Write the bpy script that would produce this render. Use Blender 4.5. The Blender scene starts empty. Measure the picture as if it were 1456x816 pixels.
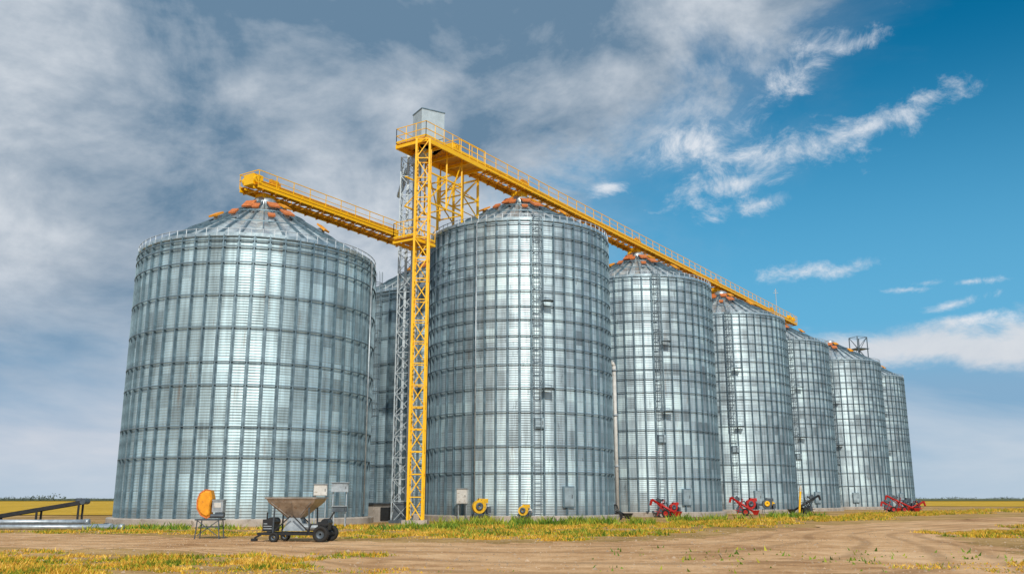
import bpy, math, random
import numpy as np
from mathutils import Vector, Matrix
random.seed(7); RNG = np.random.default_rng(7)
scene = bpy.context.scene; col = scene.collection
PI = math.pi; R = math.radians

# ---------------------------------------------------------------- helpers
class MB:
    def __init__(s): s.v = []; s.f = []
    def _add(s, vs, fs):
        b = len(s.v); s.v += [tuple(p) for p in vs]; s.f += [tuple(b+i for i in f) for f in fs]; return s
    def box(s, c, sz, rz=0, rx=0, ry=0):
        M = Matrix.Rotation(rz, 3, 'Z') @ Matrix.Rotation(ry, 3, 'Y') @ Matrix.Rotation(rx, 3, 'X'); c = Vector(c)
        vs = [c + M @ Vector((x*sz[0]/2, y*sz[1]/2, z*sz[2]/2)) for x in (-1,1) for y in (-1,1) for z in (-1,1)]
        return s._add(vs, [(0,1,3,2),(4,6,7,5),(0,4,5,1),(2,3,7,6),(0,2,6,4),(1,5,7,3)])
    def beam(s, a, b, w, h=None):
        h = h or w; a = Vector(a); b = Vector(b); d = (b-a).normalized()
        up = Vector((0,0,1)) if abs(d.z) < .95 else Vector((0,1,0))
        x = d.cross(up).normalized(); y = x.cross(d).normalized()
        vs = []
        for p in (a, b):
            for sx, sy in ((-1,-1),(1,-1),(1,1),(-1,1)): vs.append(p + x*sx*w/2 + y*sy*h/2)
        return s._add(vs, [(3,2,1,0),(4,5,6,7),(0,1,5,4),(1,2,6,5),(2,3,7,6),(3,0,4,7)])
    def tube(s, a, b, r, n=10, r2=None, caps=True):
        r2 = r if r2 is None else r2; a = Vector(a); b = Vector(b); d = (b-a).normalized()
        up = Vector((0,0,1)) if abs(d.z) < .95 else Vector((0,1,0))
        x = d.cross(up).normalized(); y = x.cross(d).normalized(); vs = []
        for p, q in ((a, r), (b, r2)):
            for i in range(n):
                t = 2*PI*i/n; vs.append(p + x*math.cos(t)*q + y*math.sin(t)*q)
        fs = [(i, (i+1)%n, n+(i+1)%n, n+i) for i in range(n)]
        if caps: fs += [tuple(range(n-1,-1,-1)), tuple(range(n, 2*n))]
        return s._add(vs, fs)
    def path(s, pts, r, n=8):
        for a, b in zip(pts[:-1], pts[1:]): s.tube(a, b, r, n)
        return s
    def lathe(s, prof, n=48, closed=False, axis='Z', c=(0,0,0)):
        vs = []; m = len(prof); c = Vector(c)
        for (r, z) in prof:
            for i in range(n):
                t = 2*PI*i/n
                p = Vector((r*math.cos(t), r*math.sin(t), z))
                if axis == 'Y': p = Vector((p.x, p.z, p.y))
                if axis == 'X': p = Vector((p.z, p.x, p.y))
                vs.append(c + p)
        fs = []
        for k in range(m if closed else m-1):
            k2 = (k+1) % m
            for i in range(n):
                j = (i+1) % n; fs.append((k*n+i, k*n+j, k2*n+j, k2*n+i))
        return s._add(vs, fs)
    def build(s, name, mat, parent=None, smooth=False, loc=(0,0,0), rot=(0,0,0)):
        me = bpy.data.meshes.new(name); me.from_pydata(s.v, [], s.f)
        me.materials.append(mat)
        if smooth: me.polygons.foreach_set('use_smooth', [len(p.vertices) < 5 for p in me.polygons])
        me.update(); o = bpy.data.objects.new(name, me); col.objects.link(o)
        o.location = loc; o.rotation_euler = rot
        if parent: o.parent = parent
        return o
def tag(o, label=None, cat=None, group=None, kind=None):
    for k, v in (('label', label), ('category', cat), ('group', group), ('kind', kind)):
        if v: o[k] = v
    return o
def empty(name, loc, rz=0, label=None, cat=None, group=None):
    o = bpy.data.objects.new(name, None); col.objects.link(o); o.location = loc; o.rotation_euler = (0,0,rz)
    o.empty_display_size = .2
    return tag(o, label, cat, group)
def copy_tree(o, parent=None):
    c = o.copy(); col.objects.link(c); c.parent = parent
    for ch in list(o.children): copy_tree(ch, c)
    return c

# ---------------------------------------------------------------- materials
class NT:
    def __init__(s, nt): s.nt = nt; s.n = nt.nodes; s.l = nt.links
    def new(s, t, **kw):
        n = s.n.new(t)
        for k, v in kw.items(): setattr(n, k, v)
        return n
    def put(s, sock, v):
        if isinstance(v, bpy.types.NodeSocket): s.l.new(v, sock)
        else: sock.default_value = v
    def m(s, op, a, b=None, c=None, clamp=False):
        n = s.new('ShaderNodeMath', operation=op); n.use_clamp = clamp
        s.put(n.inputs[0], a)
        if b is not None: s.put(n.inputs[1], b)
        if c is not None: s.put(n.inputs[2], c)
        return n.outputs[0]
    def vec(s, x, y, z):
        n = s.new('ShaderNodeCombineXYZ'); s.put(n.inputs[0], x); s.put(n.inputs[1], y); s.put(n.inputs[2], z); return n.outputs[0]
    def noise(s, v, scale, detail=4, rough=.55, dist=0):
        n = s.new('ShaderNodeTexNoise'); s.l.new(v, n.inputs['Vector']); n.inputs['Scale'].default_value = scale
        n.inputs['Detail'].default_value = detail; n.inputs['Roughness'].default_value = rough; n.inputs['Distortion'].default_value = dist
        return n.outputs[0]
    def ramp(s, f, stops, interp='LINEAR'):
        n = s.new('ShaderNodeValToRGB'); s.put(n.inputs[0], f); cr = n.color_ramp; cr.interpolation = interp
        while len(cr.elements) < len(stops): cr.elements.new(.5)
        for e, (p, c) in zip(cr.elements, stops):
            e.position = p; e.color = (c, c, c, 1) if isinstance(c, (int, float)) else (*c, 1)
        return n.outputs[0]
    def mix(s, f, a, b, bt='MIX'):
        n = s.new('ShaderNodeMix', data_type='RGBA', blend_type=bt)
        s.put(n.inputs[0], f)
        for i, v in ((6, a), (7, b)):
            if isinstance(v, tuple): v = (*v, 1) if len(v) == 3 else v
            s.put(n.inputs[i], v)
        return n.outputs[2]
    def smooth(s, v, a, b):
        n = s.new('ShaderNodeMapRange', interpolation_type='SMOOTHSTEP'); s.put(n.inputs[0], v)
        n.inputs[1].default_value = a; n.inputs[2].default_value = b; return n.outputs[0]
    def scale(s, v, xyz):
        n = s.new('ShaderNodeVectorMath', operation='MULTIPLY'); s.l.new(v, n.inputs[0]); n.inputs[1].default_value = xyz; return n.outputs[0]
def newmat(name):
    m = bpy.data.materials.new(name); m.use_nodes = True; t = NT(m.node_tree)
    return m, t, t.n['Principled BSDF']
def simple(name, c, rough=.5, metal=0, var=.25, sc=3, bump=0, dirt=None):
    m, t, p = newmat(name); co = t.new('ShaderNodeTexCoord').outputs['Object']
    n = t.noise(co, sc, 4, .65)
    a = tuple(x*(1-var) for x in c); b = tuple(min(1, x*(1+var)) for x in c)
    cc = t.ramp(n, [(.3, a), (.7, b)])
    if dirt:
        n2 = t.noise(co, sc*2.3, 4, .7); cc = t.mix(t.smooth(n2, .55, .72), cc, dirt)
    t.put(p.inputs['Base Color'], cc); p.inputs['Roughness'].default_value = rough; p.inputs['Metallic'].default_value = metal
    t.put(p.inputs['Roughness'], t.m('ADD', t.m('MULTIPLY', n, .3), rough-.15))
    if bump:
        b_ = t.new('ShaderNodeBump'); b_.inputs['Strength'].default_value = bump; b_.inputs['Distance'].default_value = .05
        t.l.new(t.noise(co, sc*8, 4), b_.inputs['Height']); t.l.new(b_.outputs[0], p.inputs['Normal'])
    return m
def silo_mat(name, npan, ph, base, kv=1.0, stain=.5):
    m, t, p = newmat(name); co = t.new('ShaderNodeTexCoord').outputs['Object']
    s = t.new('ShaderNodeSeparateXYZ'); t.l.new(co, s.inputs[0])
    ang = t.m('ARCTAN2', s.outputs[1], s.outputs[0])
    a = t.m('FLOOR', t.m('MULTIPLY', ang, npan/(2*PI))); z = t.m('FLOOR', t.m('DIVIDE', s.outputs[2], ph))
    rnd = t.new('ShaderNodeObjectInfo').outputs['Random']
    w = t.new('ShaderNodeTexWhiteNoise'); t.l.new(t.vec(a, z, t.m('MULTIPLY', rnd, 50)), w.inputs[0]); wn = w.outputs[0]
    w2 = t.new('ShaderNodeTexWhiteNoise'); t.l.new(t.vec(z, t.m('FLOOR', t.m('MULTIPLY', a, .34)), t.m('MULTIPLY', rnd, 9)), w2.inputs[0])
    off = t.new('ShaderNodeVectorMath', operation='ADD'); t.l.new(co, off.inputs[0]); t.l.new(t.vec(t.m('MULTIPLY', rnd, 40), 0.0, 0.0), off.inputs[1]); cr_ = off.outputs[0]
    st = t.noise(t.scale(cr_, (1.6, 1.6, .10)), 1.5, 5, .65)
    big = t.noise(cr_, .22, 3, .55)
    v = t.m('ADD', t.m('MULTIPLY', t.m('SUBTRACT', wn, .5), .10*kv), t.m('MULTIPLY', t.m('SUBTRACT', w2.outputs[0], .5), .07*kv))
    v = t.m('ADD', v, t.m('MULTIPLY', st, .5)); v = t.m('ADD', v, t.m('MULTIPLY', big, .35))
    c = t.ramp(v, [(.29, tuple(x*.50 for x in base)), (.42, tuple(x*.95 for x in base)), (.55, tuple(min(1, x*1.45) for x in base))])
    rn = t.noise(t.scale(cr_, (2.2, 2.2, .3)), 1.1, 5, .7)
    c = t.mix(t.m('MULTIPLY', t.smooth(rn, .58, .76), .5), c, (.24,.15,.09))
    sn = t.noise(t.scale(cr_, (1.8, 1.8, .35)), 1.6, 6, .75, .3)
    c = t.mix(t.m('MULTIPLY', t.smooth(sn, .57, .70), stain), c, (.07,.10,.13))
    low = t.smooth(s.outputs[2], 2.0, .2)
    c = t.mix(t.m('MULTIPLY', low, .5), c, (.20,.17,.14))
    fr = t.m('FRACT', t.m('DIVIDE', s.outputs[2], ph)); seam = t.m('LESS_THAN', fr, .04)
    c = t.mix(t.m('MULTIPLY', seam, .35), c, (.12,.16,.19))
    t.put(p.inputs['Base Color'], c); p.inputs['Metallic'].default_value = .66
    t.put(p.inputs['Roughness'], t.m('ADD', .43, t.m('MULTIPLY', t.m('ADD', wn, st), .09)))
    return m
NA, NB = 54, 52
M = {}
M['silo_a'] = silo_mat('galvanised_wide', NA, 1.0, (.44,.585,.65), .9, .35)
M['silo_b'] = silo_mat('galvanised_tall', NB, 1.05, (.52,.65,.73), 1.1, .6)
M['rib'] = simple('galvanised_rib', (.20,.29,.345), .42, .6, .3, 1.5)  # dark tone: the ribs' shadow lines put into the colour
M['riblight'] = simple('galvanised_rib_face', (.42,.53,.59), .36, .65, .3, 1.5)
M['ring'] = simple('galvanised_ring', (.17,.24,.29), .45, .5, .35, .6)  # darker than the wall: shading lines of the rings put into the colour
M['roof'] = simple('roof_steel', (.62,.76,.88), .33, .6, .45, .8)
M['steel'] = simple('grey_steel', (.42,.48,.53), .42, .5, .3, 3)
M['tsteel'] = simple('tower_steel', (.42,.49,.54), .45, .45, .3, 3)
M['headbox'] = simple('blue_grey_sheet', (.46,.56,.63), .5, .2, .12, 2)
M['dsteel'] = simple('dark_steel', (.09,.115,.14), .5, .4, .3, 3)
M['ladder'] = simple('ladder_steel', (.13,.18,.22), .5, .4, .3, 3)
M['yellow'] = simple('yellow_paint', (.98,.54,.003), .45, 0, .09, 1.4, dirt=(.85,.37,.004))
M['yellow2'] = simple('yellow_shade_paint', (.66,.29,.004), .5, 0, .3, 2, dirt=(.22,.08,.01))  # darker copy of the yellow: shade under the decks put into the colour
M['dirtyyellow'] = simple('dusty_yellow_paint', (.72,.42,.01), .6, 0, .3, 3, dirt=(.12,.09,.04))
M['orange'] = simple('orange_paint', (.85,.33,.012), .55, 0, .25, 3, dirt=(.42,.13,.03))
M['rust'] = simple('rusty_orange', (.60,.18,.05), .6, 0, .35, 4)
M['red'] = simple('red_paint', (.48,.02,.015), .45, 0, .35, 4, dirt=(.10,.015,.015))
M['black'] = simple('black_paint', (.02,.022,.025), .45, 0, .3, 5)
M['rubber'] = simple('rubber', (.02,.02,.02), .8, 0, .3, 6)
M['white'] = simple('white_paint', (.62,.62,.6), .5, 0, .15, 3, dirt=(.3,.26,.2))
M['hopper'] = simple('worn_hopper', (.40,.36,.32), .38, .55, .35, 3, dirt=(.24,.15,.09))
M['conc'] = simple('concrete', (.40,.36,.32), .85, 0, .3, .8, .4, dirt=(.24,.2,.16))

# ---------------------------------------------------------------- camera
F = 1300.0; PITCH = math.atan(300/F); CAMH = 1.6
cam = bpy.data.cameras.new('camera'); co_ = bpy.data.objects.new('camera', cam); col.objects.link(co_)
cam.sensor_width = 36; cam.lens = 36*F/1456; cam.clip_end = 6000; cam.clip_start = .1
co_.location = (0,0,CAMH); co_.rotation_euler = (PI/2+PITCH, 0, 0); scene.camera = co_
def ray(px, py):
    u = px-728; v = 408-py
    return Vector((u, F*math.cos(PITCH)-v*math.sin(PITCH), F*math.sin(PITCH)+v*math.cos(PITCH)))

# ---------------------------------------------------------------- world
SUN = Vector((.17,-1,.78)).normalized()
w = bpy.data.worlds.new("World"); scene.world = w; w.use_nodes = True; t = NT(w.node_tree)
w.cycles.sampling_method = 'MANUAL'; w.cycles.sample_map_resolution = 256
bg = t.n['Background']; bg.inputs[1].default_value = .1
sky = t.new('ShaderNodeTexSky', sky_type='NISHITA'); sky.sun_disc = False
sky.sun_elevation = math.asin(SUN.z); sky.sun_rotation = math.atan2(SUN.x, SUN.y); sky.air_density = 1.0; sky.dust_density = .3; sky.ozone_density = 2
tc = t.new('ShaderNodeTexCoord').outputs['Generated']
sp = t.new('ShaderNodeSeparateXYZ'); t.l.new(tc, sp.inputs[0]); dx, dy, dz = sp.outputs
dzc = t.m('MAXIMUM', dz, 0.0)
def dirpx(px, py):
    d = ray(px, py).normalized(); return d.x, d.z
def mapped(rot, sc):
    mp = t.new('ShaderNodeMapping'); t.l.new(tc, mp.inputs[0]); mp.inputs['Rotation'].default_value = (0, R(rot), 0); mp.inputs['Scale'].default_value = sc
    return mp.outputs[0]
tr_ = mapped(-24, (1, 1, 1.5)); ts_ = mapped(-26, (.9, 1, 2.0))
fine = t.noise(tr_, 5.5, 8, .62, .3)
blue = t.mix(1.0, sky.outputs[0], (.02,.76,.95), 'MULTIPLY')
g = t.ramp(t.m('DIVIDE', dzc, .6), [(p[1]/.6, p[0]+.5) for p in sorted([dirpx(*q) for q in
     [(1230,-60),(1150,10),(1060,80),(970,150),(890,215),(830,260),(800,330),(840,420),(820,520),(800,640)]], key=lambda a: a[1])])
L = t.m('SUBTRACT', t.m('SUBTRACT', g, .5), dx)
L = t.m('ADD', L, t.m('MULTIPLY', t.m('SUBTRACT', fine, .5), .50))
mass = t.smooth(L, -.05, .12)
veil = t.m('MULTIPLY', t.smooth(L, -.20, .06), .25)
mass = t.m('MAXIMUM', mass, veil)
blobs = [(1145,98,58,14,25),(1195,72,34,8,15),(990,208,55,17,10),(1110,222,105,18,8),(1225,185,75,11,14),(1040,262,60,13,5),(1080,290,45,8,8),
         (865,268,20,5,10),(1140,385,40,8,0),(1208,382,32,7,12),(1320,402,20,3,0),(1380,400,20,3,0),(1355,433,24,4,12),(1370,455,44,5,0),(1285,412,24,3,0)]
dens = None
for (px, py, rx, ry, rot) in blobs:
    cx, cz = dirpx(px, py); c_, s_ = math.cos(R(rot)), math.sin(R(rot)); k = 1/1350
    ax = t.m('SUBTRACT', dx, cx); az = t.m('SUBTRACT', dz, cz)
    e1 = t.m('MULTIPLY_ADD', ax, c_/(rx*k*1.5), t.m('MULTIPLY', az, s_/(rx*k*1.5)))
    e2 = t.m('MULTIPLY_ADD', az, c_/(ry*k*1.9), t.m('MULTIPLY', ax, -s_/(ry*k*1.9)))
    r2 = t.m('MULTIPLY_ADD', e1, e1, t.m('MULTIPLY', e2, e2))
    b = t.m('SUBTRACT', 1.0, t.m('SQRT', r2))
    dens = b if dens is None else t.m('MAXIMUM', dens, b)
finer = t.noise(tr_, 18, 9, .70, .4)
dens = t.m('ADD', dens, t.m('MULTIPLY', t.m('SUBTRACT', finer, .50), 4.2))
small = t.m('MULTIPLY', t.smooth(dens, -.1, 1.6), .95)
front = t.smooth(dy, 0.0, .3)
small = t.m('MULTIPLY', small, front)
bn = t.m('MULTIPLY', t.m('SUBTRACT', t.noise(t.scale(tc, (1,1,2.2)), 9, 8, .62, .3), .5), .07)
_, zb0 = dirpx(1330, 520); _, zb1 = dirpx(1330, 472)
bz = t.m('ADD', dz, bn)
bank = t.m('MULTIPLY', t.smooth(bz, zb0-.006, zb0+.012), t.smooth(bz, zb1+.010, zb1-.008))
bank = t.m('MULTIPLY', t.m('MULTIPLY', bank, t.smooth(dx, dirpx(1100,490)[0], dirpx(1230,490)[0])), front)
def c10(r, g_, b_, k=10):
    f = lambda x: ((x/255+.055)/1.055)**2.4*k
    return (f(r), f(g_), f(b_))
n1 = t.noise(ts_, 2.0, 8, .58, .3); n2_ = t.noise(tr_, 5.0, 8, .60, .3)
smix = t.m('ADD', t.m('MULTIPLY', n1, .52), t.m('MULTIPLY', n2_, .48))
mcol = t.ramp(smix, [(.42, 0.), (.50, .48), (.58, 1.)])
massc = t.mix(mcol, c10(104,134,160), c10(208,215,223))
lown = t.noise(t.scale(tc, (1,1,4)), 2.6, 6, .55, .3)
lowc = t.mix(t.ramp(lown, [(.38,0.),(.66,1.)]), c10(138,172,202), c10(206,212,222))
massc = t.mix(t.smooth(dz, .28, .04), massc, lowc)
hz = t.smooth(dz, .47, .12)
blue = t.mix(t.m('MULTIPLY', hz, .85), blue, c10(112,180,218))
blue = t.mix(t.m('MULTIPLY', t.smooth(dz, .18, .10), .85), blue, lowc)
out = t.mix(mass, blue, massc)
out = t.mix(small, out, t.mix(finer, c10(195,208,222), c10(248,248,250)))
out = t.mix(t.m('MULTIPLY', bank, .85), out, t.mix(finer, c10(205,210,218), c10(236,234,234)))
out = t.mix(t.m('MULTIPLY', t.smooth(dz, .06, .0), .6), out, c10(184,202,218))
back = t.m('MULTIPLY', t.smooth(dy, -.05, -.7), .8)  # unseen brighter cloud added behind the camera to even the metal reflections
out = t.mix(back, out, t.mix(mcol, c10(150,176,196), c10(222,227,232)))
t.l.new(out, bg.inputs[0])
sl = bpy.data.lights.new('sun', 'SUN'); sl.energy = 3.1; sl.angle = R(1.0); sl.color = (1,.92,.80)
so = bpy.data.objects.new('sun', sl); col.objects.link(so); so.rotation_euler = SUN.to_track_quat('Z', 'Y').to_euler()
scene.view_settings.view_transform = 'Standard'; scene.view_settings.look = 'None'; scene.view_settings.exposure = 0

# ---------------------------------------------------------------- ground
def soil(name, a, b, c, tracks=False):
    m, t, p = newmat(name); co = t.new('ShaderNodeTexCoord').outputs['Object']
    n1 = t.noise(co, .12, 5, .6, .4); n2 = t.noise(co, 1.1, 6, .7); n3 = t.noise(co, 9, 4, .7)
    v = t.m('ADD', t.m('ADD', t.m('MULTIPLY', n1, .42), t.m('MULTIPLY', n2, .36)), t.m('MULTIPLY', n3, .22))
    cc = t.ramp(v, [(.41, a), (.5, b), (.59, c)])
    hgt = t.m('ADD', t.m('MULTIPLY', n2, 1.0), t.m('MULTIPLY', n3, .8))
    if tracks:
        uv = t.new('ShaderNodeSeparateXYZ'); t.l.new(t.new('ShaderNodeTexCoord').outputs['UV'], uv.inputs[0])
        q = t.m('ADD', uv.outputs[1], t.m('MULTIPLY', t.m('SUBTRACT', t.noise(co, .05, 1, .5), .5), .3))
        for c0 in (.16, .34, .55, .73, .86):
            d = t.m('ABSOLUTE', t.m('SUBTRACT', q, c0))
            tr = t.m('MULTIPLY', t.smooth(d, .035, .008), t.smooth(n2, .32, .6))
            cc = t.mix(t.m('MULTIPLY', tr, .5), cc, tuple(x*.55 for x in a))
            hgt = t.m('SUBTRACT', hgt, t.m('MULTIPLY', tr, .4))
        cc = t.mix(t.m('MULTIPLY', t.smooth(t.noise(co, .5, 3, .5), .52, .66), .35), cc, tuple(min(1,x*1.12) for x in c))
    t.put(p.inputs['Base Color'], cc); p.inputs['Roughness'].default_value = .95; p.inputs['Specular IOR Level'].default_value = .1
    bp = t.new('ShaderNodeBump'); bp.inputs['Strength'].default_value = .8; bp.inputs['Distance'].default_value = .07
    t.l.new(hgt, bp.inputs['Height']); t.l.new(bp.outputs[0], p.inputs['Normal'])
    return m
M['ground'] = soil('earth', (.27,.17,.06), (.45,.28,.11), (.62,.40,.18))
M['road'] = soil('packed_dirt', (.36,.19,.085), (.62,.37,.185), (.80,.53,.30), True)
M['field'] = soil('ripe_field', (.40,.26,.03), (.60,.37,.04), (.72,.45,.06))
M['ffield'] = soil('far_green', (.10,.13,.07), (.16,.18,.09), (.28,.25,.11))
def sheet(name, pts, z, mat):
    b = MB(); b.v = [(x, y, z) for x, y in pts]; b.f = [tuple(range(len(pts)))]
    return tag(b.build(name, mat), kind='structure')
sheet('ground', [(-3500,-3500),(3500,-3500),(3500,3500),(-3500,3500)], 0, M['ground'])
sheet('field', [(-900,90),(-24,90),(0,150),(60,215),(130,150),(210,140),(900,200),(900,1100),(-900,1100)], .05, M['field'])
sheet('far_field', [(-2500,520),(2500,520),(2500,2500),(-2500,2500)], .4, M['ffield'])
U = [(-90,60),(-60,52),(-24,44.5),(-12.5,39),(-3,35),(3,35.5),(8,39.5),(16,53),(40,79),(90,128),(150,190)]
Lw = [(-90,38),(-60,36),(-17,31.5),(-8,27),(-1.5,17),(11,15),(15,27),(21.5,45),(46,70),(98,120),(158,182)]
def cr(P, s):
    i = min(int(s), len(P)-2); f = s-i
    p = [Vector((*P[max(0, min(len(P)-1, i+k))], 0)) for k in (-1,0,1,2)]
    return .5*((2*p[1]) + (-p[0]+p[2])*f + (2*p[0]-5*p[1]+4*p[2]-p[3])*f*f + (-p[0]+3*p[1]-3*p[2]+p[3])*f**3)
b = MB(); NS, NV = 260, 12; uvs = []
for i in range(NS+1):
    s = i/NS*(len(U)-1); a = cr(U, s); c = cr(Lw, s)
    ja = .9*math.sin(i*.9)*random.random() + random.uniform(-.5,.5); jc = .9*math.sin(i*.7+1)*random.random() + random.uniform(-.5,.5)
    d = (c-a).normalized()
    for j in range(NV+1):
        f = j/NV; q = a.lerp(c, f) + d*(ja*(f == 0) + jc*(f == 1)); b.v.append((q.x, q.y, .006)); uvs.append((s, f))
for i in range(NS):
    for j in range(NV): k = i*(NV+1)+j; b.f.append((k, k+NV+1, k+NV+2, k+1))
road = tag(b.build('dirt_road', M['road']), kind='structure')
ul = road.data.uv_layers.new(name='UVMap')
for lp in road.data.loops: ul.data[lp.index].uv = uvs[lp.vertex_index]

def grassmat(name, stops):
    m, t, p = newmat(name)
    gi = t.new('ShaderNodeNewGeometry'); rp = gi.outputs['Random Per Island']
    nn = t.noise(gi.outputs['Position'], .55, 4, .65)
    v = t.m('ADD', t.m('MULTIPLY', rp, .26), t.m('MULTIPLY', nn, 1.0))
    t.put(p.inputs['Base Color'], t.ramp(v, stops))
    p.inputs['Roughness'].default_value = .8; p.inputs['Specular IOR Level'].default_value = .2
    return m
M['grass'] = grassmat('grass_blades', [(.47, (.12,.19,.015)), (.56, (.30,.32,.03)), (.63, (.66,.44,.04)), (.72, (.58,.29,.04)), (.82, (.84,.58,.12))])
M['weed'] = grassmat('weed_blades', [(.45, (.06,.14,.015)), (.62, (.17,.28,.03)), (.80, (.46,.44,.05))])
def grass(name, patches, label, mk='grass', cut=.6, wk=1.0):
    X = []; Y = []; H = []
    for (cx, cy, rx, ry, rot, n, h) in patches:
        a = RNG.random(n)*2*PI; r = np.sqrt(RNG.random(n)); jr = 1+.22*np.sin(a*3+cx)+.15*np.sin(a*7+cy)
        lx = r*np.cos(a)*rx*jr; ly = r*np.sin(a)*ry*jr
        x = cx+lx*math.cos(rot)-ly*math.sin(rot); y = cy+lx*math.sin(rot)+ly*math.cos(rot)
        q = np.sin(x*1.7+1.3*np.sin(y*.9))*np.sin(y*1.3+1.1*np.sin(x*.8)) + .6*np.sin(x*4.1+y*2.3)*np.sin(y*3.7-x)
        k = (q + (1-r)*.9 + RNG.random(n)*1.1) > cut
        X.append(x[k]); Y.append(y[k]); H.append(h*(.3+.9*RNG.random(k.sum())**2)*(1+.5*np.clip(q[k],-.8,1)))
    x = np.concatenate(X); y = np.concatenate(Y); h = np.concatenate(H); n = len(x)
    th = RNG.random(n)*2*PI; wd = (.010+.014*RNG.random(n)+y*.0003)*wk
    V = np.zeros((n,3,3)); V[:,0,0] = x-np.cos(th)*wd; V[:,0,1] = y-np.sin(th)*wd; V[:,1,0] = x+np.cos(th)*wd; V[:,1,1] = y+np.sin(th)*wd
    le = RNG.random(n)*2*PI; V[:,2,0] = x+np.cos(le)*h*.6; V[:,2,1] = y+np.sin(le)*h*.6; V[:,2,2] = h
    me = bpy.data.meshes.new(name); me.vertices.add(3*n); me.vertices.foreach_set('co', V.reshape(-1))
    me.loops.add(3*n); me.loops.foreach_set('vertex_index', np.arange(3*n, dtype=np.int32))
    me.polygons.add(n); me.polygons.foreach_set('loop_start', np.arange(0, 3*n, 3, dtype=np.int32)); me.update(calc_edges=True); me.validate()
    me.materials.append(M[mk]); o = bpy.data.objects.new(name, me); col.objects.link(o)
    return tag(o, label, 'grass', kind='stuff')
grass('grass', [(-13,22.5,9,4.6,.15,56000,.10),(-19,27,6,3,0,9000,.08),(-5,21.5,4,1.5,0,2500,.05)], 'yellow green grass in the left foreground below the dirt track', cut=.75)
grass('verge_grass', [(-17,46,8,2.4,-.1,14000,.10),(-9,42,6,2.6,-.3,12000,.10),(0,43.5,8.5,5.5,.15,38000,.12),(3,55,10,6,.2,26000,.15),(-9,52,5,4,0,8000,.13),
      (14,62,9,4.5,.95,14000,.16),(26,76,12,4,.95,11000,.18),(42,98,18,5,.9,11000,.2),(70,130,30,6,.85,8000,.25),(-26,53,7,3,0,6000,.14)], 'yellow green grass strip between the silo bases and the dirt road', cut=.95)
grass('roadside_grass', [(24.5,42,4.8,6,.3,20000,.12),(12.5,22.5,3.4,2,0,2200,.08),(33,52,5,5,.3,8000,.13)], 'green and yellow grass patch at the right edge by the road')
grass('weeds', [(1,57.5,7,2.4,.05,9000,.42),(6,58.5,4,2,.2,4000,.36),(-4,50,4,2,0,3500,.26),(-18,50.5,7,1.6,0,3500,.26),(14,70,5,1.6,.9,2500,.4),(24,82,8,1.6,.95,2500,.4),(2,42,5,2.5,.1,3000,.2),(8,26,7,5,.2,700,.10)],
      'taller green weeds growing along the silo foundations', 'weed', 1.25, 1.6)
b = MB()
for i in range(6000):
    y = random.uniform(19.5, 50); x = random.uniform(-.58, .58)*y; s = random.uniform(.008, .035)*(1 if random.random() < .96 else 2.2)
    q = [(x+s*math.cos(a)*random.uniform(.7,1.2), y+s*math.sin(a)*random.uniform(.7,1.2), .004) for a in (0,1.57,3.14,4.71)]
    b._add(q+[(x,y,s*.9+.004)], [(0,1,4),(1,2,4),(2,3,4),(3,0,4)])
tag(b.build('gravel', simple('stones', (.42,.31,.21), .9, 0, .55, .7)), 'small stones scattered over the dirt road', 'gravel', kind='stuff')
m, t, p = newmat('distant_foliage'); gi = t.new('ShaderNodeNewGeometry')
t.put(p.inputs['Base Color'], t.ramp(gi.outputs['Random Per Island'], [(0., (.07,.10,.08)), (1., (.15,.18,.15))])); p.inputs['Roughness'].default_value = .9
M['fol'] = m
def wood(name, runs, label):
    b = MB()
    for (x0, x1, Y, hmin, hmax, dens) in runs:
        x = x0
        while x < x1:
            h = random.uniform(hmin, hmax)*(.6+.4*abs(math.sin(x*.07))); rw = h*random.uniform(.8, 1.6)
            for k in range(50):
                a = random.random()*2*PI; rr = random.random()**.5*rw; z = h*(.05+.9*random.random()*(1-.5*rr/rw))
                c = Vector((x+math.cos(a)*rr, Y+math.sin(a)*rr, z+.4)); s = h*random.uniform(.10,.2)
                vs = [c+Vector((random.uniform(-1,1), random.uniform(-1,1), random.uniform(-1,1)))*s for _ in range(4)]
                b._add(vs, [(0,1,2),(0,2,3)])
            x += rw*random.uniform(.5, 1.3)*dens
    return tag(b.build(name, M['fol']), label, 'trees', kind='stuff')
wood('far_treeline', [(-330,-285,590,2.5,5,1),(-440,-240,650,1.2,2.4,.8)], 'low dark line of far trees on the left horizon')
wood('distant_treeline', [(340,680,900,1.6,4,1.2)], 'thin dark line of far trees on the right horizon')

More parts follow.
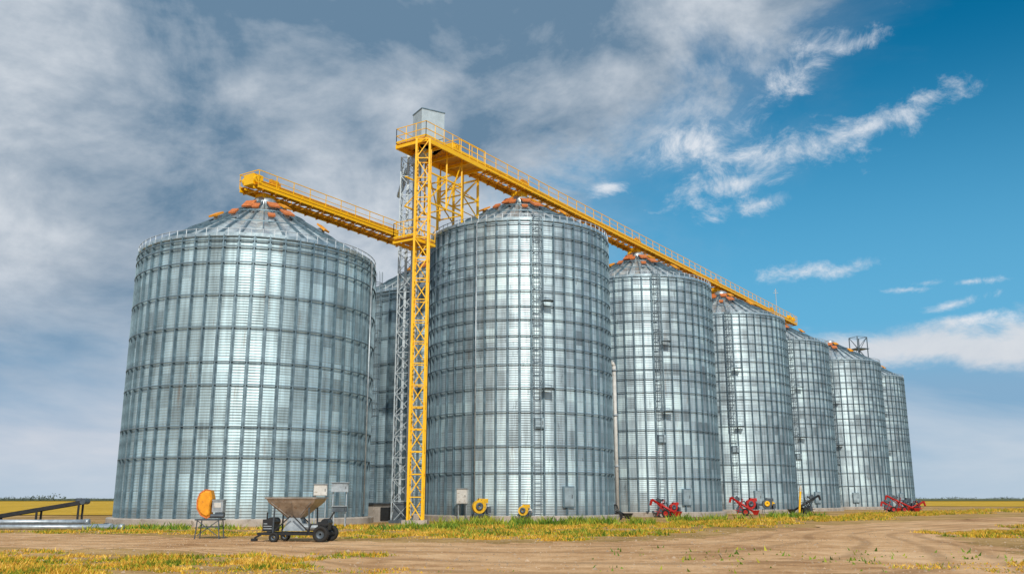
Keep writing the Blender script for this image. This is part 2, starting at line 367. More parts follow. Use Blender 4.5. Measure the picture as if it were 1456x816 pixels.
# ---------------------------------------------------------------- silos
def make_silo(Rr, H, HC, rings, mat, nst, ladder_a, label, stw=.13, rh=.09):
    root = empty('grain_silo', (0,0,0), 0, label, 'silo', 'corrugated steel grain silos')
    b = MB(); b.lathe([(Rr+.55,0),(Rr+.55,.36),(Rr+.50,.42),(Rr-.2,.42)], 72); b.build('foundation', M['conc'], root)
    b = MB(); prof = []; z = .42
    while z < H: prof.append((Rr+.009*math.sin(2*PI*z/.17), z)); z += .0425
    prof.append((Rr, H)); b.lathe(prof, 120); b.build('wall', mat, root, True)
    b = MB(); b.box((Rr+.02,0,(H+.42)/2), (.03, stw*2.0, H-.5)); b.box((Rr+.10,0,(H+.42)/2), (.13, stw*.55, H-.46))
    st = b.build('stiffener', M['rib'], root)
    for i in range(1, nst):
        c = st.copy(); col.objects.link(c); c.parent = root; c.rotation_euler = (0,0,2*PI*i/nst)
    b = MB(); b.lathe([(Rr+.10,-rh/2),(Rr+.18,-rh/2),(Rr+.18,rh/2),(Rr+.10,rh/2)], 96, True)
    rg = b.build('wind_ring', M['ring'], root, loc=(0,0,rings[0]))
    for z in rings[1:]:
        c = rg.copy(); col.objects.link(c); c.parent = root; c.location = (0,0,z)
    n = 36; b = MB(); rt = .75; Ro = Rr-.22; zt = H+HC*(1-rt/Rr); vs = []
    for i in range(n):
        for f in (0, .5):
            a = 2*PI*(i+f)/n; dip = -.22 if f else 0
            vs.append((math.cos(a)*Ro, math.sin(a)*Ro, H+.06+dip)); vs.append((math.cos(a)*rt, math.sin(a)*rt, zt+dip*.3))
    m2 = 2*n; b._add(vs, [(2*i, 2*((i+1)%m2), 2*((i+1)%m2)+1, 2*i+1) for i in range(m2)])
    roof = b.build('roof', M['roof'], root)
    b = MB(); b.lathe([(Ro-.4,H-.20),(Rr+.06,H-.16),(Rr+.12,H-.1),(Rr+.12,H+.12),(Rr+.04,H+.12),(Rr+.04,H-.04)], 96); b.build('eave', M['riblight'], root)
    b = MB()
    for i in range(n):
        a = 2*PI*i/n; b.beam((math.cos(a)*(Ro+.06), math.sin(a)*(Ro+.06), H+.11), (math.cos(a)*rt, math.sin(a)*rt, zt+.08), .09, .18)
    b.build('roof_ribs', M['rib'], roof)
    b = MB()
    for f in (.35, .68):
        rr = Ro*(1-f)+rt*f; z = H+(zt-H)*f
        b.lathe([(rr,z+.18),(rr+.06,z+.18),(rr+.06,z+.24),(rr,z+.24)], 72, True)
    b.build('roof_ring', M['rib'], roof)
    b = MB()
    for i in range(n*2):
        a = PI*i/n; b.beam((math.cos(a)*(Rr+.1), math.sin(a)*(Rr+.1), H-.1), (math.cos(a)*(Rr+.1), math.sin(a)*(Rr+.1), H+.42), .045)
    b.lathe([(Rr+.07,H+.36),(Rr+.12,H+.36),(Rr+.12,H+.40),(Rr+.07,H+.40)], 72, True)
    b.build('eave_guard', M['steel'], root)
    b = MB(); b.lathe([(rt+.08,zt-.1),(rt+.08,zt+.35),(rt-.1,zt+.5),(.05,zt+.55)], 24); b.build('roof_collar', M['steel'], roof, True)
    sl_ = math.atan2(HC, Rr)
    for k, (da, f) in enumerate([(-.75,.45),(-.2,.66),(.42,.55),(.95,.4),(.1,.42),(-.45,.72),(.7,.75),(-.5,.5),(.25,.72),(2.2,.5),(3.4,.5),(4.3,.45)]):
        a = -PI/2+da; rr = Rr*(1-f); z = H+HC*f; sz = (.95,.7,1.1)[k%3]
        b = MB(); b.box((0,0,.12), (.36,.36,.4)); v_ = b.build('roof_vent', M['steel'], root, loc=(math.cos(a)*rr, math.sin(a)*rr, z), rot=(0,0,a))
        b = MB(); b.box((.16,0,.34), (.85*sz,.68*sz,.12), ry=sl_+.15*(k%2)); b.build('vent_hood', M['rust'] if k%3 else M['orange'], v_)
    a = ladder_a; ca, sa = math.cos(a), math.sin(a); P = lambda r, s, z: (ca*r-sa*s, sa*r+ca*s, z)
    b = MB()
    for s in (-.23,.23): b.beam(P(Rr+.36,s,.6), P(Rr+.36,s,H+.6), .045)
    z = .8
    while z < H+.5: b.beam(P(Rr+.36,-.23,z), P(Rr+.36,.23,z), .025); z += .3
    z = 1.2
    while z < H:
        for s in (-.23,.23): b.beam(P(Rr+.05,s,z), P(Rr+.36,s,z), .04)
        z += 2.1
    b.build('ladder', M['ladder'], root)
    b = MB(); z = H*.42
    hp = [(.34*math.cos(u), .36+.70*math.sin(u)) for u in np.linspace(0, PI, 7)]; z0h = z
    while z < H+.5:
        for q, r_ in zip(hp[:-1], hp[1:]): b.beam(P(Rr+q[1],q[0],z), P(Rr+r_[1],r_[0],z), .035, .04)
        z += .9
    for q in hp[1:-1]: b.beam(P(Rr+q[1],q[0],z0h), P(Rr+q[1],q[0],H+.5), .025)
    b.build('ladder_cage', M['ladder'], root)
    for z in (H*.42, H*.71):
        b = MB()
        b.beam(P(Rr+.2,.35,z), P(Rr+.95,.35,z), .06); b.beam(P(Rr+.2,1.1,z), P(Rr+.95,1.1,z), .06); b.beam(P(Rr+.6,.33,z+.03), P(Rr+.6,1.12,z+.03), .7, .03)
        for s in (.35,1.1): b.beam(P(Rr+.93,s,z), P(Rr+.93,s,z+1.1), .035)
        for q in (.55,1.1): b.beam(P(Rr+.93,.35,z+q), P(Rr+.93,1.1,z+q), .035)
        b.build('landing', M['ladder'], root)
    a2 = a-.62; b = MB(); p2 = lambda r, z: (math.cos(a2)*r, math.sin(a2)*r, z)
    b.tube(p2(Rr+.27,.6), p2(Rr+.27,H-.2), .05, 8); b.tube(p2(Rr+.27,H-.2), p2(Rr-1.2,H+1.0), .05, 8); b.build('conduit', M['steel'], root, True)
    for nm, da, z0, wd, hh in (('wall_door', .32, 1.7, .75, 1.3), ('wall_hatch', .02, 6.8, .6, .6)):
        a2 = a+da; c2, s2 = math.cos(a2), math.sin(a2); b = MB()
        b.box((c2*(Rr+.12), s2*(Rr+.12), z0), (.14, wd+.16, hh+.16), rz=a2)
        d = b.build(nm, M['rib'], root); b = MB(); b.box((c2*(Rr+.2), s2*(Rr+.2), z0), (.08, wd, hh), rz=a2); b.build('door_leaf', M['riblight'], d)
        b = MB(); b.beam((c2*(Rr+.27)-s2*.22, s2*(Rr+.27)+c2*.22, z0-.1), (c2*(Rr+.27)-s2*.22, s2*(Rr+.27)+c2*.22, z0+.15), .04); b.build('handle', M['dsteel'], d)
    return root
ringsA = [17.35,16.9,15.9,13.85,11.8,9.7,8.3,5.8,4.0]
s1 = make_silo(8.0, 17.7, 4.9, ringsA, M['silo_a'], NA, R(-90+100), 'widest corrugated steel grain silo, leftmost, behind the orange blower and hopper cart', .115, .055)
s1.location = (-17.9,63.1,0); s1.rotation_euler.z = R(16)
s2 = copy_tree(s1); s2.location = (-6.2,80.8,0); s2.scale = (1,1,1.04); s2.rotation_euler.z = R(8)
s2['label'] = 'shaded grain silo seen as a sliver between the widest silo and the yellow lattice tower'
H = 21.9; ringsB = [21.55,20.6,19.5,18.45,17.6,16.4,15.3,14.3,13.1,12.2,11.0,9.3,7.6,5.2,3.4]
pos = [(.6,72.5),(12.7,90.2),(25.2,108),(36.2,125.6),(50.3,143.3),(61.3,161)]
lab = ['nearest tall grain silo, just right of the yellow lattice tower, under the long conveyor',
       'second silo of the long row, right behind the nearest tall silo',
       'third silo of the long row, with a yellow post and red machine before it',
       'fourth silo of the long row, under the far end of the yellow conveyor',
       'fifth silo of the long row, first one beyond the end of the yellow conveyor',
       'farthest silo at the right end of the row, dark cage platform on its roof']
s3 = make_silo(7.13, H, 3.9, ringsB, M['silo_b'], NB, R(-90+10), lab[0], .095, .05)
for k, (x, y) in enumerate(pos):
    o = s3 if k == 0 else copy_tree(s3)
    o['label'] = lab[k]; o.location = (x, y, 0); o.rotation_euler.z = -math.atan2(x, y) + R([0,3,-5,8,-12,15][k])

# ---------------------------------------------------------------- yellow conveyors
def conveyor(A, B, z, label, spouts, over):
    A = Vector((*A, z)); B = Vector((*B, z)); L = (B-A).length; d = (B-A)/L
    root = empty('overhead_conveyor', A, math.atan2(d.y, d.x), label, 'conveyor', 'yellow conveyors over the silo roofs')
    b = MB(); b.box((L/2,0,.50), (L,.55,.42)); x = 0
    while x < L: b.box((x+.05,0,.50), (.07,.67,.52)); x += 2.4
    for s in (-.32,.32): b.box((L/2,s,.73), (L,.05,.05))
    b.build('trough', M['yellow'], root)
    b = MB()
    for s in (-.95,.95): b.box((L/2,s,.0), (L,.08,.22)); b.box((L/2,s,.12), (L,.16,.025)); b.box((L/2,s,-.12), (L,.16,.025))
    for s in (-.45,.45): b.box((L/2,s,.0), (L,.06,.16))
    b.build('girder', M['yellow'], root)
    b = MB(); x = .4; sg = 1
    while x < L:
        b.box((x,0,-.18), (.08,2.1,.09)); b.box((x+.6,0,-.10), (.05,1.8,.05))
        for s in (-1,1): b.beam((x,s*.95,-.14), (x,s*.28,.34), .05)
        b.beam((x,-.9*sg,-.08), (x+1.2,.9*sg,-.08), .05); sg = -sg
        x += 1.2
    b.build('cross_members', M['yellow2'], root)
    for s in (-1,1):
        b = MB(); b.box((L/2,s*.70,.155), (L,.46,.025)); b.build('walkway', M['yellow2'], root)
        b = MB(); x = 0
        while x <= L+.01: b.beam((x,s*1.0,.1), (x,s*1.0,1.15), .045); x += L/round(L/1.6)
        for zz, ww in ((1.15,.05),(.7,.035),(.26,.08)): b.beam((0,s*1.0,zz), (L,s*1.0,zz), .03 if zz < .5 else ww, ww)
        b.build('handrail', M['yellow'], root)
    for sx in spouts:
        b = MB(); b.box((sx,0,-.34), (.95,.95,.4)); b.tube((sx,0,-.5), (sx,0,-over-.2), .34, 12, .26)
        b.box((sx,0,-over*.5-.35), (1.15,1.15,.1)); b.build('discharge_spout', M['yellow'], root)
        b = MB(); b.box((sx+.9,.1,.88), (.8,.5,.32)); b.tube((sx+.5,.1,1.12),(sx+1.2,.1,1.12),.17,10); b.build('gate_motor', M['yellow2'], root)
    b = MB(); b.box((.35,0,.62), (.9,1.0,.8)); b.tube((.2,-.7,.6),(.2,.7,.6),.30,14); b.build('tail_box', M['yellow'], root)
    b = MB(); b.box((L-.4,0,.68), (1.2,1.0,.85)); b.tube((L-.5,-.85,.7),(L-.5,.65,.7),.28,14); b.box((L-1.4,-.3,1.0), (.7,.5,.4)); b.build('drive_box', M['yellow'], root)
    b = MB()
    for e in (-.05, L+.05):
        for zz in (1.15,.7): b.beam((e,-1.0,zz), (e,1.0,zz), .05)
    b.build('end_rail', M['yellow'], root)
    return root
dd = (Vector(pos[3])-Vector(pos[0])).normalized()
B1 = Vector(pos[3]) + dd*9.0; A1 = Vector(pos[0]) - dd*9.6
ZC = 26.5
conveyor(A1, B1, ZC, 'long yellow conveyor with handrails running right from the tower head over the tall silo row',
         [9.6+(Vector(p_)-Vector(pos[0])).dot(dd) for p_ in pos[:4]], .55)
q1 = Vector((-17.9,63.1)); q2 = Vector((-6.2,80.8)); e = (q2-q1).normalized()
conveyor(q1-e*1.5, q2+e*2, 23.1, 'shorter lower yellow conveyor running from the widest left silo towards the tower', [1.5, 1.5+(q2-q1).length], .4)

# ---------------------------------------------------------------- towers
def lattice(root, cx, cy, w, z0, z1, bay, mat, chord=.12, web=.07, name='lattice_bracing', double=False):
    h = w/2
    for sx, sy in ((-1,-1),(1,-1),(1,1),(-1,1)):
        b = MB(); b.beam((cx+sx*h, cy+sy*h, z0), (cx+sx*h, cy+sy*h, z1), chord); b.build('post', mat, root)
    b = MB(); n = max(1, round((z1-z0)/bay)); bz = (z1-z0)/n
    cs = [(-h,-h),(h,-h),(h,h),(-h,h)]
    for k in range(n):
        for i in range(4):
            a = cs[i]; c = cs[(i+1)%4]; za, zb = z0+k*bz, z0+(k+1)*bz
            b.beam((cx+a[0],cy+a[1],zb), (cx+c[0],cy+c[1],zb), web)
            if (k+i) % 2 or double: b.beam((cx+a[0],cy+a[1],za), (cx+c[0],cy+c[1],zb), web)
            if not (k+i) % 2 or double: b.beam((cx+c[0],cy+c[1],za), (cx+a[0],cy+a[1],zb), web)
    b.build(name, mat, root)
rz = math.atan2(dd.y, dd.x)
T = empty('lattice_tower', (-6.15,60,0), 0, 'slender yellow lattice tower carrying the railed head platform', 'tower')
lattice(T, 0, 0, .92, .25, ZC-.6, 1.45, M['yellow'], .14, .065)
b = MB(); b.box((0,0,.13), (1.6,1.6,.26)); b.build('base_pad', M['conc'], T)
def W(lx, ly, z): return Vector((-.2+lx*dd.x-ly*dd.y, 1.6+lx*dd.y+ly*dd.x, z))
def railed(x0, x1, y0, y1, zp, sides, fr):
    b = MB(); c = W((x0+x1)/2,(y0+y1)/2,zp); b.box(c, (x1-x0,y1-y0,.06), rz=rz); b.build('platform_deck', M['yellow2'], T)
    b = MB()
    for ly in (y0,y1): b.beam(W(x0,ly,zp-.2), W(x1,ly,zp-.2), .12, fr)
    for lx in np.linspace(x0+.06, x1-.06, max(2, int((x1-x0)/1.2))): b.beam(W(lx,y0,zp-.22), W(lx,y1,zp-.22), .1, fr*.7)
    b.build('platform_frame', M['yellow'], T)
    b = MB(); cs = [(x0,y0),(x1,y0),(x1,y1),(x0,y1)]
    for (a, c) in sides:
        pa, pc = cs[a], cs[c]; n = max(2, round(math.dist(pa, pc)/1.0))
        for k in range(n+1):
            lx = pa[0]+(pc[0]-pa[0])*k/n; ly = pa[1]+(pc[1]-pa[1])*k/n; b.beam(W(lx,ly,zp), W(lx,ly,zp+1.15), .045)
        for zz in (1.15,.6,.12): b.beam(W(*pa,zp+zz), W(*pc,zp+zz), .04, .045 if zz > .2 else .12)
    b.build('platform_rail', M['yellow'], T)
railed(-1.5, 5.6, -1.45, 1.25, ZC-.42, ((3,0),(0,1),(3,2)), .32)
railed(-1.9, .4, -.9, .9, 18.9, ((3,0),(0,1),(3,2)), .2)
b = MB()
for lx, ly in ((3.4,-.9),(3.4,1.1),(1.6,-.9),(1.6,1.1)): b.beam(W(lx,ly,21.6), W(lx,ly,ZC-.5), .11)
b.beam(W(1.6,-.9,21.7), W(3.4,-.9,ZC-.6), .07); b.beam(W(3.4,1.1,21.7), W(1.6,1.1,ZC-.6), .07)
for z in (21.7, 23.9):
    for ly in (-.9,1.1): b.beam(W(-.6,ly,z), W(3.4,ly,z), .10)
    for lx in (1.6,3.4): b.beam(W(lx,-.9,z), W(lx,1.1,z), .08)
b.beam(W(-.6,-.9,21.7), W(1.6,-.9,23.9), .07); b.beam(W(-.6,1.1,21.7), W(1.6,1.1,23.9), .07)
b.build('upper_frame', M['yellow'], T)
E = empty('bucket_elevator', (-7.35,63.0,0), 0, 'grey lattice bucket elevator with blue grey head box, behind the yellow tower', 'elevator')
lattice(E, 0, 0, 1.3, 0, 25.6, 1.4, M['tsteel'], .07, .04, double=True)
b = MB()
for s in (-.2,.24): b.box((s,0,13.2), (.17,.22,25.8))
for z in np.arange(1.5, 25.5, 2.4):
    for s in (-.2,.24): b.box((s,0,z), (.24,.29,.07))
b.build('casing', M['tsteel'], E)
b = MB(); b.box((0,0,.75), (1.1,.7,1.2)); b.box((0,0,.1), (1.6,1.6,.2)); b.build('boot', M['dsteel'], E)
hx, hy = -6.05+7.35, 62.0-63.0
b = MB(); b.box((hx,hy,27.4), (1.8,1.5,2.7), rz=rz*.55)
hb = b.build('head_box', M['headbox'], E)
b = MB(); b.box((hx,hy,28.79), (1.88,1.58,.07), rz=rz*.55); b.build('head_lid', M['rib'], hb)
b = MB(); b.beam((.2,-.1,25.2), (hx,hy,26.2), .8, .6); b.build('head_throat', M['tsteel'], E)
b = MB(); b.path([(-.3,.5,25.2),(-.8,1.6,24.3),(-1.2,3.0,23.9)], .2, 10); b.build('transfer_spout', M['steel'], E)
Q = empty('roof_trestle', (-4.25,68.35,0), rz, 'yellow braced trestle standing on the nearest tall silo roof under the conveyor', 'trestle')
for sx in (-1.0,1.0):
    for sy in (-1.2,1.2):
        wp = Vector((-4.25,68.35)) + Vector((sx*dd.x-sy*dd.y, sx*dd.y+sy*dd.x)); r_ = (wp-Vector(pos[0])).length
        zr = H+3.9*max(0, 1-r_/7.13)-.06; b = MB(); b.beam((sx,sy,zr), (sx,sy,ZC-.33), .15); b.build('leg', M['yellow'], Q)
b = MB(); zt_ = ZC-.42
for sx in (-1.0,1.0):
    b.beam((sx,-1.2,zt_), (sx,1.2,zt_), .12); b.beam((sx,-1.2,24.3), (sx,1.2,24.3), .09)
    b.beam((sx,-1.2,24.3), (sx,1.2,zt_), .07); b.beam((sx,1.2,24.3), (sx,-1.2,zt_), .07); b.beam((sx,-1.2,22.9), (sx,1.2,24.3), .07)
for sy in (-1.2,1.2):
    b.beam((-1,sy,24.3), (1,sy,24.3), .09); b.beam((-1,sy,24.3), (1,sy,zt_), .07); b.beam((1,sy,22.9), (-1,sy,24.3), .07)
b.build('brace', M['yellow'], Q)
cg = empty('roof_platform', (61.7,161,25.2), R(20), 'dark open cage platform on the roof of the farthest silo', 'platform')
lattice(cg, 0, 0, 2.1, 0, 4.3, 2.15, M['ladder'], .13, .07)
b = MB(); b.box((0,0,2.2), (2.5,2.5,.12)); b.build('deck', M['ladder'], cg)
ms = empty('mast', (37.2,125.9,25.4), 0, 'thin grey mast rising above the far part of the long conveyor', 'mast')
b = MB(); b.tube((0,0,0),(0,0,5.0),.05,6); b.build('pole', M['steel'], ms); b = MB(); b.box((0,0,4.4),(.7,.06,.06)); b.box((0,0,4.7),(.4,.06,.06)); b.build('aerial', M['steel'], ms)

# ---------------------------------------------------------------- ground equipment
def fan(loc, rz, s, cmat, label, group=None, cat='fan', bmat=None, fm='dsteel'):
    r = empty('aeration_fan', loc, rz, label, cat, group); r.scale = (s,s,s)
    b = MB(); n = 26; pr = []
    for i in range(n+1):
        a = PI*.5 - 2*PI*i/n*.97; rr = .62-.17*i/n; pr.append((rr*math.cos(a), rr*math.sin(a)))
    vs = []
    for y in (-.2,.2): vs += [(x, y, 1.2+z) for x, z in pr]
    k = n+1; fs = [(i,i+1,k+i+1,k+i) for i in range(n)] + [tuple(range(k)), tuple(range(2*k-1,k-1,-1))]
    b._add(vs, fs); sc_ = b.build('scroll_casing', cmat, r)
    b = MB(); b.lathe([(.26,-.20),(.30,-.28),(.20,-.28),(.06,-.24),(.04,-.2)], 24, True, 'Y', (0,0,1.2)); b.build('inlet_ring', bmat or M['dsteel'], sc_, True)
    b = MB(); b.box((.42,0,1.62), (.62,.36,.34)); b.build('outlet', cmat, r)
    b = MB(); b.tube((.35,.28,1.12),(.95,.28,1.12),.2,16); b.box((.68,.28,1.36),(.26,.2,.14)); b.build('motor', bmat or M['white'], r, True)
    b = MB(); b.box((.2,.05,.62), (1.25,.7,.05)); b.box((.66,.28,.8),(.4,.3,.3)); b.box((.78,-.2,.95),(.3,.2,.5)); b.build('base_frame', M[fm], r)
    for sx in (-.35,.75):
        for sy in (-.28,.38):
            b = MB(); b.beam((sx,sy,.6), (sx+(.12 if sx > 0 else -.12), sy*1.25, 0), .045); b.build('leg', M[fm], r)
    b = MB(); b.beam((-.44,-.3,.3),(.86,-.3,.3),.035); b.build('brace', M[fm], r)
    return r
r = empty('grain_blower', (-12.35,38.3,0), 0, 'orange hood shaped grain blower on a thin legged stand before the widest silo', 'blower'); r.scale = (.95,.95,.95)
pf = [(.10,.60),(-.12,.62),(-.34,.47),(-.44,.18),(-.42,-.16),(-.24,-.44),(.02,-.56),(.14,-.48),(.13,-.1),(.20,.26)]
vs = []; k = len(pf)
for y, sc_ in ((-.30,.80),(-.22,1.0),(.22,1.0),(.30,.80)): vs += [((x+.05)*sc_-.05, y, 1.42+z*sc_) for x, z in pf]
b = MB(); fs = [(L_*k+i, L_*k+(i+1)%k, (L_+1)*k+(i+1)%k, (L_+1)*k+i) for L_ in range(3) for i in range(k)]
b._add(vs, fs + [tuple(range(k)), tuple(range(4*k-1,3*k-1,-1))]); sh = b.build('hood', M['orange'], r, False)
b = MB()
for i in range(k-3): b.beam((pf[i][0],-.235,1.42+pf[i][1]), (pf[i+1][0],-.235,1.42+pf[i+1][1]), .035, .05)
b.build('hood_seam', M['rust'], sh)
b = MB(); b.box((.42,.05,1.35),(.46,.42,.48)); b.box((.42,.05,1.61),(.52,.48,.04)); mb = b.build('motor_box', M['steel'], r)
b = MB(); b.box((.42,-.17,1.4),(.3,.02,.2)); b.build('nameplate', M['white'], mb)
b = MB(); b.box((.50,.0,1.0),(.34,.34,.2)); b.tube((.2,-.25,.95),(.75,-.25,.95),.09,10); b.build('gearbox', M['dsteel'], r)
b = MB(); b.box((.1,0,.80),(1.1,.7,.06)); b.beam((-.3,-.3,.5),(.55,-.3,.5),.035); b.beam((-.3,.3,.5),(.55,.3,.5),.035); b.beam((-.32,-.3,.15),(.52,-.3,.75),.03); b.beam((.52,-.3,.15),(-.32,-.3,.75),.03); b.build('stand', M['dsteel'], r)
for sx in (-.35,.55):
    for sy in (-.3,.3): b = MB(); b.beam((sx,sy,.79),(sx*1.15,sy*1.1,0),.04); b.build('leg', M['dsteel'], r)

fan((-2.3,64.6,0), .35, .88, M['dirtyyellow'], 'left yellow aeration fan beside the white box on the nearest tall silo', 'yellow aeration fans')
fan((.75,64.7,0), -.1, .66, M['dirtyyellow'], 'right yellow aeration fan near the middle of the nearest tall silo base', 'yellow aeration fans')
c = empty('hopper_cart', (-8.1,36,0), R(-6), 'worn steel funnel hopper on a black wheeled cart in front of the widest silo', 'cart')
def frus(b, cx, cy, z0, z1, a0, b0, a1, b1):
    vs = [(cx+sx*q/2, cy+sy*w_/2, z) for (z,q,w_) in ((z0,a0,b0),(z1,a1,b1)) for sx,sy in ((-1,-1),(1,-1),(1,1),(-1,1))]
    b._add(vs, [(0,1,5,4),(1,2,6,5),(2,3,7,6),(3,0,4,7)])
b = MB(); frus(b,-.15,0,.82,1.44,.42,.4,1.75,1.3); frus(b,-.15,0,1.44,1.60,1.75,1.3,1.92,1.45); frus(b,-.15,0,.81,1.42,.37,.35,1.70,1.25)
hp_ = b.build('hopper', M['hopper'], c)
b = MB()
for sx in (-1,1): b.box((-.15+sx*.97,0,1.61),(.06,1.5,.06))
for sy in (-1,1): b.box((-.15,sy*.73,1.61),(1.88,.05,.06))
b.build('rim', M['hopper'], hp_)
b = MB()
for sx in (-.35,.0,.35): b.beam((-.15+sx*.4,-.22,.87),(-.15+sx*2.2,-.68,1.44),.03)
b.build('rib', M['hopper'], hp_)
b = MB(); b.box((-.15,0,.67),(.5,.45,.32)); b.tube((-.2,0,.56),(1.0,.1,.5),.13,14); b.build('feed_chute', M['steel'], c)
for sy in (-1,1):
    b = MB(); b._add([(-.55,sy*.3,.40),(.35,sy*.3,.40),(.05,sy*.24,.95),(-.3,sy*.24,.95)], [(0,1,2,3)]); b.build('side_plate', M['steel'], c)
for sx in (-.85,.55):
    for sy in (-.5,.5):
        b = MB(); b.beam((sx,sy,.30),(sx*.95-.02,sy,1.44),.05); b.build('leg', M['dsteel'], c)
b = MB()
for sy in (-.5,.5): b.box((-.1,sy,.30),(2.7,.07,.10)); b.beam((-.85,sy,.36),(-.2,sy,.95),.04); b.beam((.55,sy,.36),(-.1,sy,.95),.04)
for sx in (-1.3,-.5,.3,1.1): b.box((sx,0,.30),(.08,1.0,.1))
b.build('chassis', M['black'], c)
b = MB(); b.box((-1.12,0,.60),(.46,.58,.44)); b.tube((-1.25,-.1,.82),(-1.25,-.1,1.08),.03,8); b.tube((-1.02,-.32,.74),(-1.02,.32,.74),.16,14); eg = b.build('engine_box', M['black'], c)
b = MB()
for k in range(3): b.box((-1.14,-.30,.48+.09*k),(.32,.03,.035))
b.build('grille', M['steel'], eg)
b = MB(); b.beam((-1.4,0,.30),(-1.75,0,.12),.06); b.box((-1.75,0,.06),(.2,.2,.1)); b.build('drawbar', M['black'], c)
for wx, sy in ((1.04,-.62),(1.04,.62),(-.75,-.62),(-.75,.62)):
    rr = .30 if wx > 0 else .18
    b = MB(); b.lathe([(rr*.55,-.1),(rr*.93,-.11),(rr,-.06),(rr,.06),(rr*.93,.11),(rr*.55,.1)], 24, True, 'Y'); wl = b.build('wheel', M['rubber'], c, True, loc=(wx,sy,rr))
    b = MB(); b.lathe([(.04,-.06),(rr*.5,-.03),(rr*.56,-.09),(rr*.56,.09),(.04,.05)], 18, False, 'Y'); b.build('hub', M['dsteel'], wl, True)
b = MB(); b.box((1.0,0,.34),(.1,1.2,.1)); b.box((1.0,-.6,.66),(.7,.24,.04)); b.beam((.66,-.6,.65),(.5,-.6,.34),.04); b.box((.97,.05,.58),(.40,.45,.30)); b.tube((1.05,-.25,.70),(1.05,.35,.70),.15,12); b.beam((.8,.3,.4),(1.25,.35,1.1),.05); b.build('rear_gear', M['black'], c)

def cabinet(loc, rz, wd, hh, z0, mat, label, name='control_cabinet', dp=.3, cat='cabinet'):
    r = empty(name, loc, rz, label, cat)
    b = MB(); b.box((0,0,z0+hh/2),(wd,dp,hh)); b.build('case', mat, r)
    b = MB(); b.box((0,-dp/2-.012,z0+hh/2),(wd*.9,.02,hh*.9)); dr = b.build('door', mat, r)
    b = MB(); b.box((wd*.36,-dp/2-.035,z0+hh*.5),(.03,.03,.14)); b.build('handle', M['black'], dr)
    b = MB(); b.box((0,-.03,z0+hh+.025),(wd+.08,dp+.12,.04)); b.build('rain_hood', M['steel'], r)
    for s in (-1,1): b = MB(); b.beam((s*wd*.4,.02,0),(s*wd*.4,.02,z0),.06); b.build('post', M['steel'], r)
    return r
cabinet((-10.95,53.6,0), .1, .75, .62, 1.75, M['white'], 'white control cabinet on posts just behind the hopper cart')
cabinet((-9.9,53.9,0), .1, .95, .5, 1.95, M['steel'], 'grey control cabinet on posts right of the white cabinet')
cabinet((-9.75,53.2,0), .1, .8, .3, .85, M['dsteel'], 'low dark switch box on posts under the grey control cabinet', 'switch_box', cat='switch box')
cabinet((-3.45,65.3,0), -.35, .75, 1.0, 1.25, M['white'], 'white box on posts at the nearest tall silo, left of the yellow fans', 'meter_box')
v = empty('vertical_pipe', (8.25,73.5,0), 0, 'tall pale pipe standing in the gap at the right side of the nearest tall silo', 'pipe')
b = MB(); b.tube((0,0,.1),(0,0,12.0),.15,12); b.path([(0,0,12.0),(-.15,0,12.3),(-.5,0,12.45)],.15,10); b.build('tube', M['white'], v, True)
b = MB()
for z in (.2,4,8,11.6): b.tube((0,0,z),(0,0,z+.12),.23,12)
b.build('flange', M['steel'], v)
def auger(loc, rz, L, h, cmat, label, name='grain_auger', r_=.11, cat='auger', ws=.34, group=None):
    r = empty(name, loc, rz, label, cat, group)
    a = Vector((-L/2,0,.25)); bb = Vector((L/2,0,h))
    b = MB(); b.tube(a, bb, r_, 12); b.build('tube', cmat, r, True)
    b = MB(); frus(b, -L/2,0,.08,.5,.35,.35,.75,.7); b.build('intake_hopper', cmat, r)
    b = MB(); b.tube(bb, bb+Vector((.15,0,-.5)), .13, 10, .1); b.build('spout', cmat, r)
    mid = a.lerp(bb, .55); b = MB()
    for s in (-.5,.5):
        b.beam((mid.x-.3,s,ws), (mid.x+.3,s*.25,mid.z+.1), .06); b.beam((mid.x-.3,s,ws), a.lerp(bb,.25)+Vector((0,s*.2,0)), .05)
        b.beam((mid.x-.3,s,ws), a.lerp(bb,.9), .045); b.beam((mid.x+.5,s,.1), (mid.x-.1,s*.6,mid.z+.5), .045); b.beam((mid.x-.8,s,.15), (mid.x+.7,s,.55), .045)
    b.beam((mid.x-.3,-.55,ws),(mid.x-.3,.55,ws),.06); b.beam((mid.x-.1,-.3,mid.z+.5),(mid.x-.1,.3,mid.z+.5),.05); b.build('undercarriage', cmat, r)
    for s in (-.62,.62):
        b = MB(); b.lathe([(ws*.6,-.07),(ws,-.07),(ws,.07),(ws*.6,.07)], 20, True, 'Y'); wl = b.build('wheel', M['rubber'], r, True, loc=(mid.x-.3,s,ws))
        b = MB(); b.lathe([(.03,-.04),(ws*.56,-.05),(ws*.56,.05),(.03,.04)], 16, False, 'Y'); b.build('hub', cmat, wl)
    m_ = a.lerp(bb,.72); b = MB(); b.box((m_.x,0,m_.z+.3),(.45,.3,.26),ry=-math.atan2(h,L)); b.tube((m_.x-.4,0,m_.z+.3),(m_.x-.25,0,m_.z+.32),.12,10); b.build('motor', M['dsteel'], r)
    b = MB(); b.box((mid.x+.25,.1,.5),(.6,.5,.45)); b.box((mid.x+.3,.1,.78),(.35,.35,.15)); b.build('engine', M['dsteel'], r)
    m_ = a.lerp(bb,.4); b = MB(); b.path([m_+Vector((0,-.2,.15)), m_+Vector((.1,-.3,.5)), m_+Vector((.5,-.35,.4)), m_+Vector((.7,-.4,-.1))], .04, 6); b.build('hose', M['black'], r)
    return r
g_ = 'red machines along the silo bases'
auger((13.2,81.3,0), R(160), 2.2, 1.5, M['red'], 'red wheeled auger in front of the second silo of the row', group=g_)
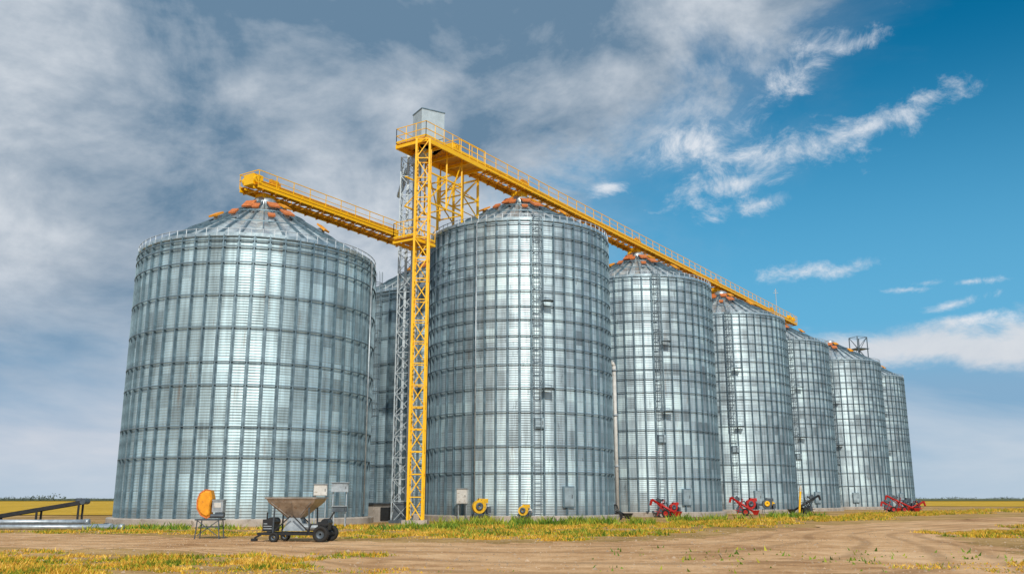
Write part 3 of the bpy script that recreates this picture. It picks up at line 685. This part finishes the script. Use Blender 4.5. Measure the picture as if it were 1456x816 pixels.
fan((14.0,81.8,0), .4, .7, M['red'], 'red fan beside the red auger at the second silo base', g_, bmat=M['dsteel'])
auger((21.9,89,0), R(165), 2.2, 1.7, M['red'], 'red wheeled auger near the yellow post between second and third silos', group=g_)
fan((22.8,90,0), .2, .9, M['red'], 'red fan right of the yellow post between second and third silos', g_, bmat=M['dsteel'])
auger((45.6,110,0), R(170), 3.2, 1.9, M['red'], 'largest red auger, at the far right end of the silo row', group=g_)
auger((47.8,111.5,0), R(10), 2.4, 1.2, M['red'], 'low red auger pointing right, rightmost machine by the road', group=g_)
auger((43.8,109,0), R(175), 1.7, 1.2, M['red'], 'small red auger left of the largest red auger at the row end', group=g_)
fan((46.8,111.5,0), .3, .9, M['dsteel'], 'dark fan among the red augers at the far right row end')
fan((25.2,93,0), 0, .9, M['dsteel'], 'dark fan with yellow motor in front of the third silo', bmat=M['yellow'])
auger((30.6,98,0), R(5), 3.0, 1.9, M['black'], 'black inclined auger in front of the fourth silo base')
auger((7.9,71.5,0), R(175), 1.8, 1.1, M['black'], 'small black auger at the foot of the tall pale pipe', ws=.28)
for (x, y, hh, l) in ((19.5,88.5,2.7,'yellow guard post leaning between the second and third silos'),(29.8,97,2.7,'yellow guard post before the gap right of the third silo')):
    o = empty('guard_post', (x,y,0), 0, l, 'post', 'yellow posts by the silo row')
    b = MB(); b.beam((-.2,0,.1),(.1,0,hh),.18,.15); b.build('post', M['yellow'], o)
    b = MB(); b.box((-.2,0,.05),(.6,.5,.1)); b.build('base_plate', M['dsteel'], o)
    b = MB(); b.tube((.06,0,hh-.4),(.12,0,hh+.2),.11,10); b.build('collar', M['white'], o)
for (x0_, x1_, y, z, l) in ((-31,-20.5,49.4,.13,'front grey pipe lying on the ground at the left edge'),(-32,-21.4,50.1,.13,'second grey pipe on the ground behind the front one at the left edge'),
      (-31,-22.5,49.75,.38,'grey pipe lying on top of two others at the left edge'),(-33,-22.0,51.0,.13,'rearmost dark pipe lying below the black belt conveyor')):
    b = MB(); b.tube((x0_,y,z),(x1_,y+.5,z),.125,20); b.tube((x0_,y,z),(x0_+.25,y+.012,z),.16,20); b.tube((x1_-.25,y+.488,z),(x1_,y+.5,z),.16,20)
    tag(b.build('steel_pipe', M['dsteel'] if 'dark' in l else M['steel'], None, True), l, 'pipe', 'long pipes at the left edge')
o = empty('belt_conveyor', (-25.2,51.8,0), R(4), 'low black inclined belt conveyor at the left edge behind the pipes', 'conveyor')
b = MB(); b.beam((-3.4,0,.55),(1.6,0,1.4),.5,.14); b.build('belt', M['rubber'], o)
b = MB()
for s in (-.3,.3): b.beam((-3.4,s,.55),(1.6,s,1.4),.06,.2)
b.build('side_rail', M['black'], o)
for xx, zz in ((1.4,1.36),(-2.9,.6),(-.8,.95)):
    for s in (-.3,.3): b = MB(); b.beam((xx,s,0),(xx,s,zz),.09); b.build('leg', M['black'], o)
b = MB(); b.tube((1.6,-.38,1.42),(1.6,.38,1.42),.15,14); b.box((1.15,.5,1.45),(.4,.3,.3)); b.build('drive_drum', M['dsteel'], o)
b = MB(); b.box((-3.6,0,.35),(.8,.8,.5)); b.build('tail_hopper', M['dsteel'], o)
o = empty('intake_pit', (-9.6,66.5,0), rz, 'dark low intake pit housing in the gap behind the grey elevator', 'pit')
b = MB(); b.box((0,0,.6),(3.2,2.4,1.2)); b.build('wall', M['conc'], o); b = MB(); b.box((0,0,1.26),(3.5,2.7,.1)); b.build('roof', M['dsteel'], o)
b = MB(); b.box((-.4,-1.22,.55),(1.0,.06,.9)); b.build('opening', M['black'], o)
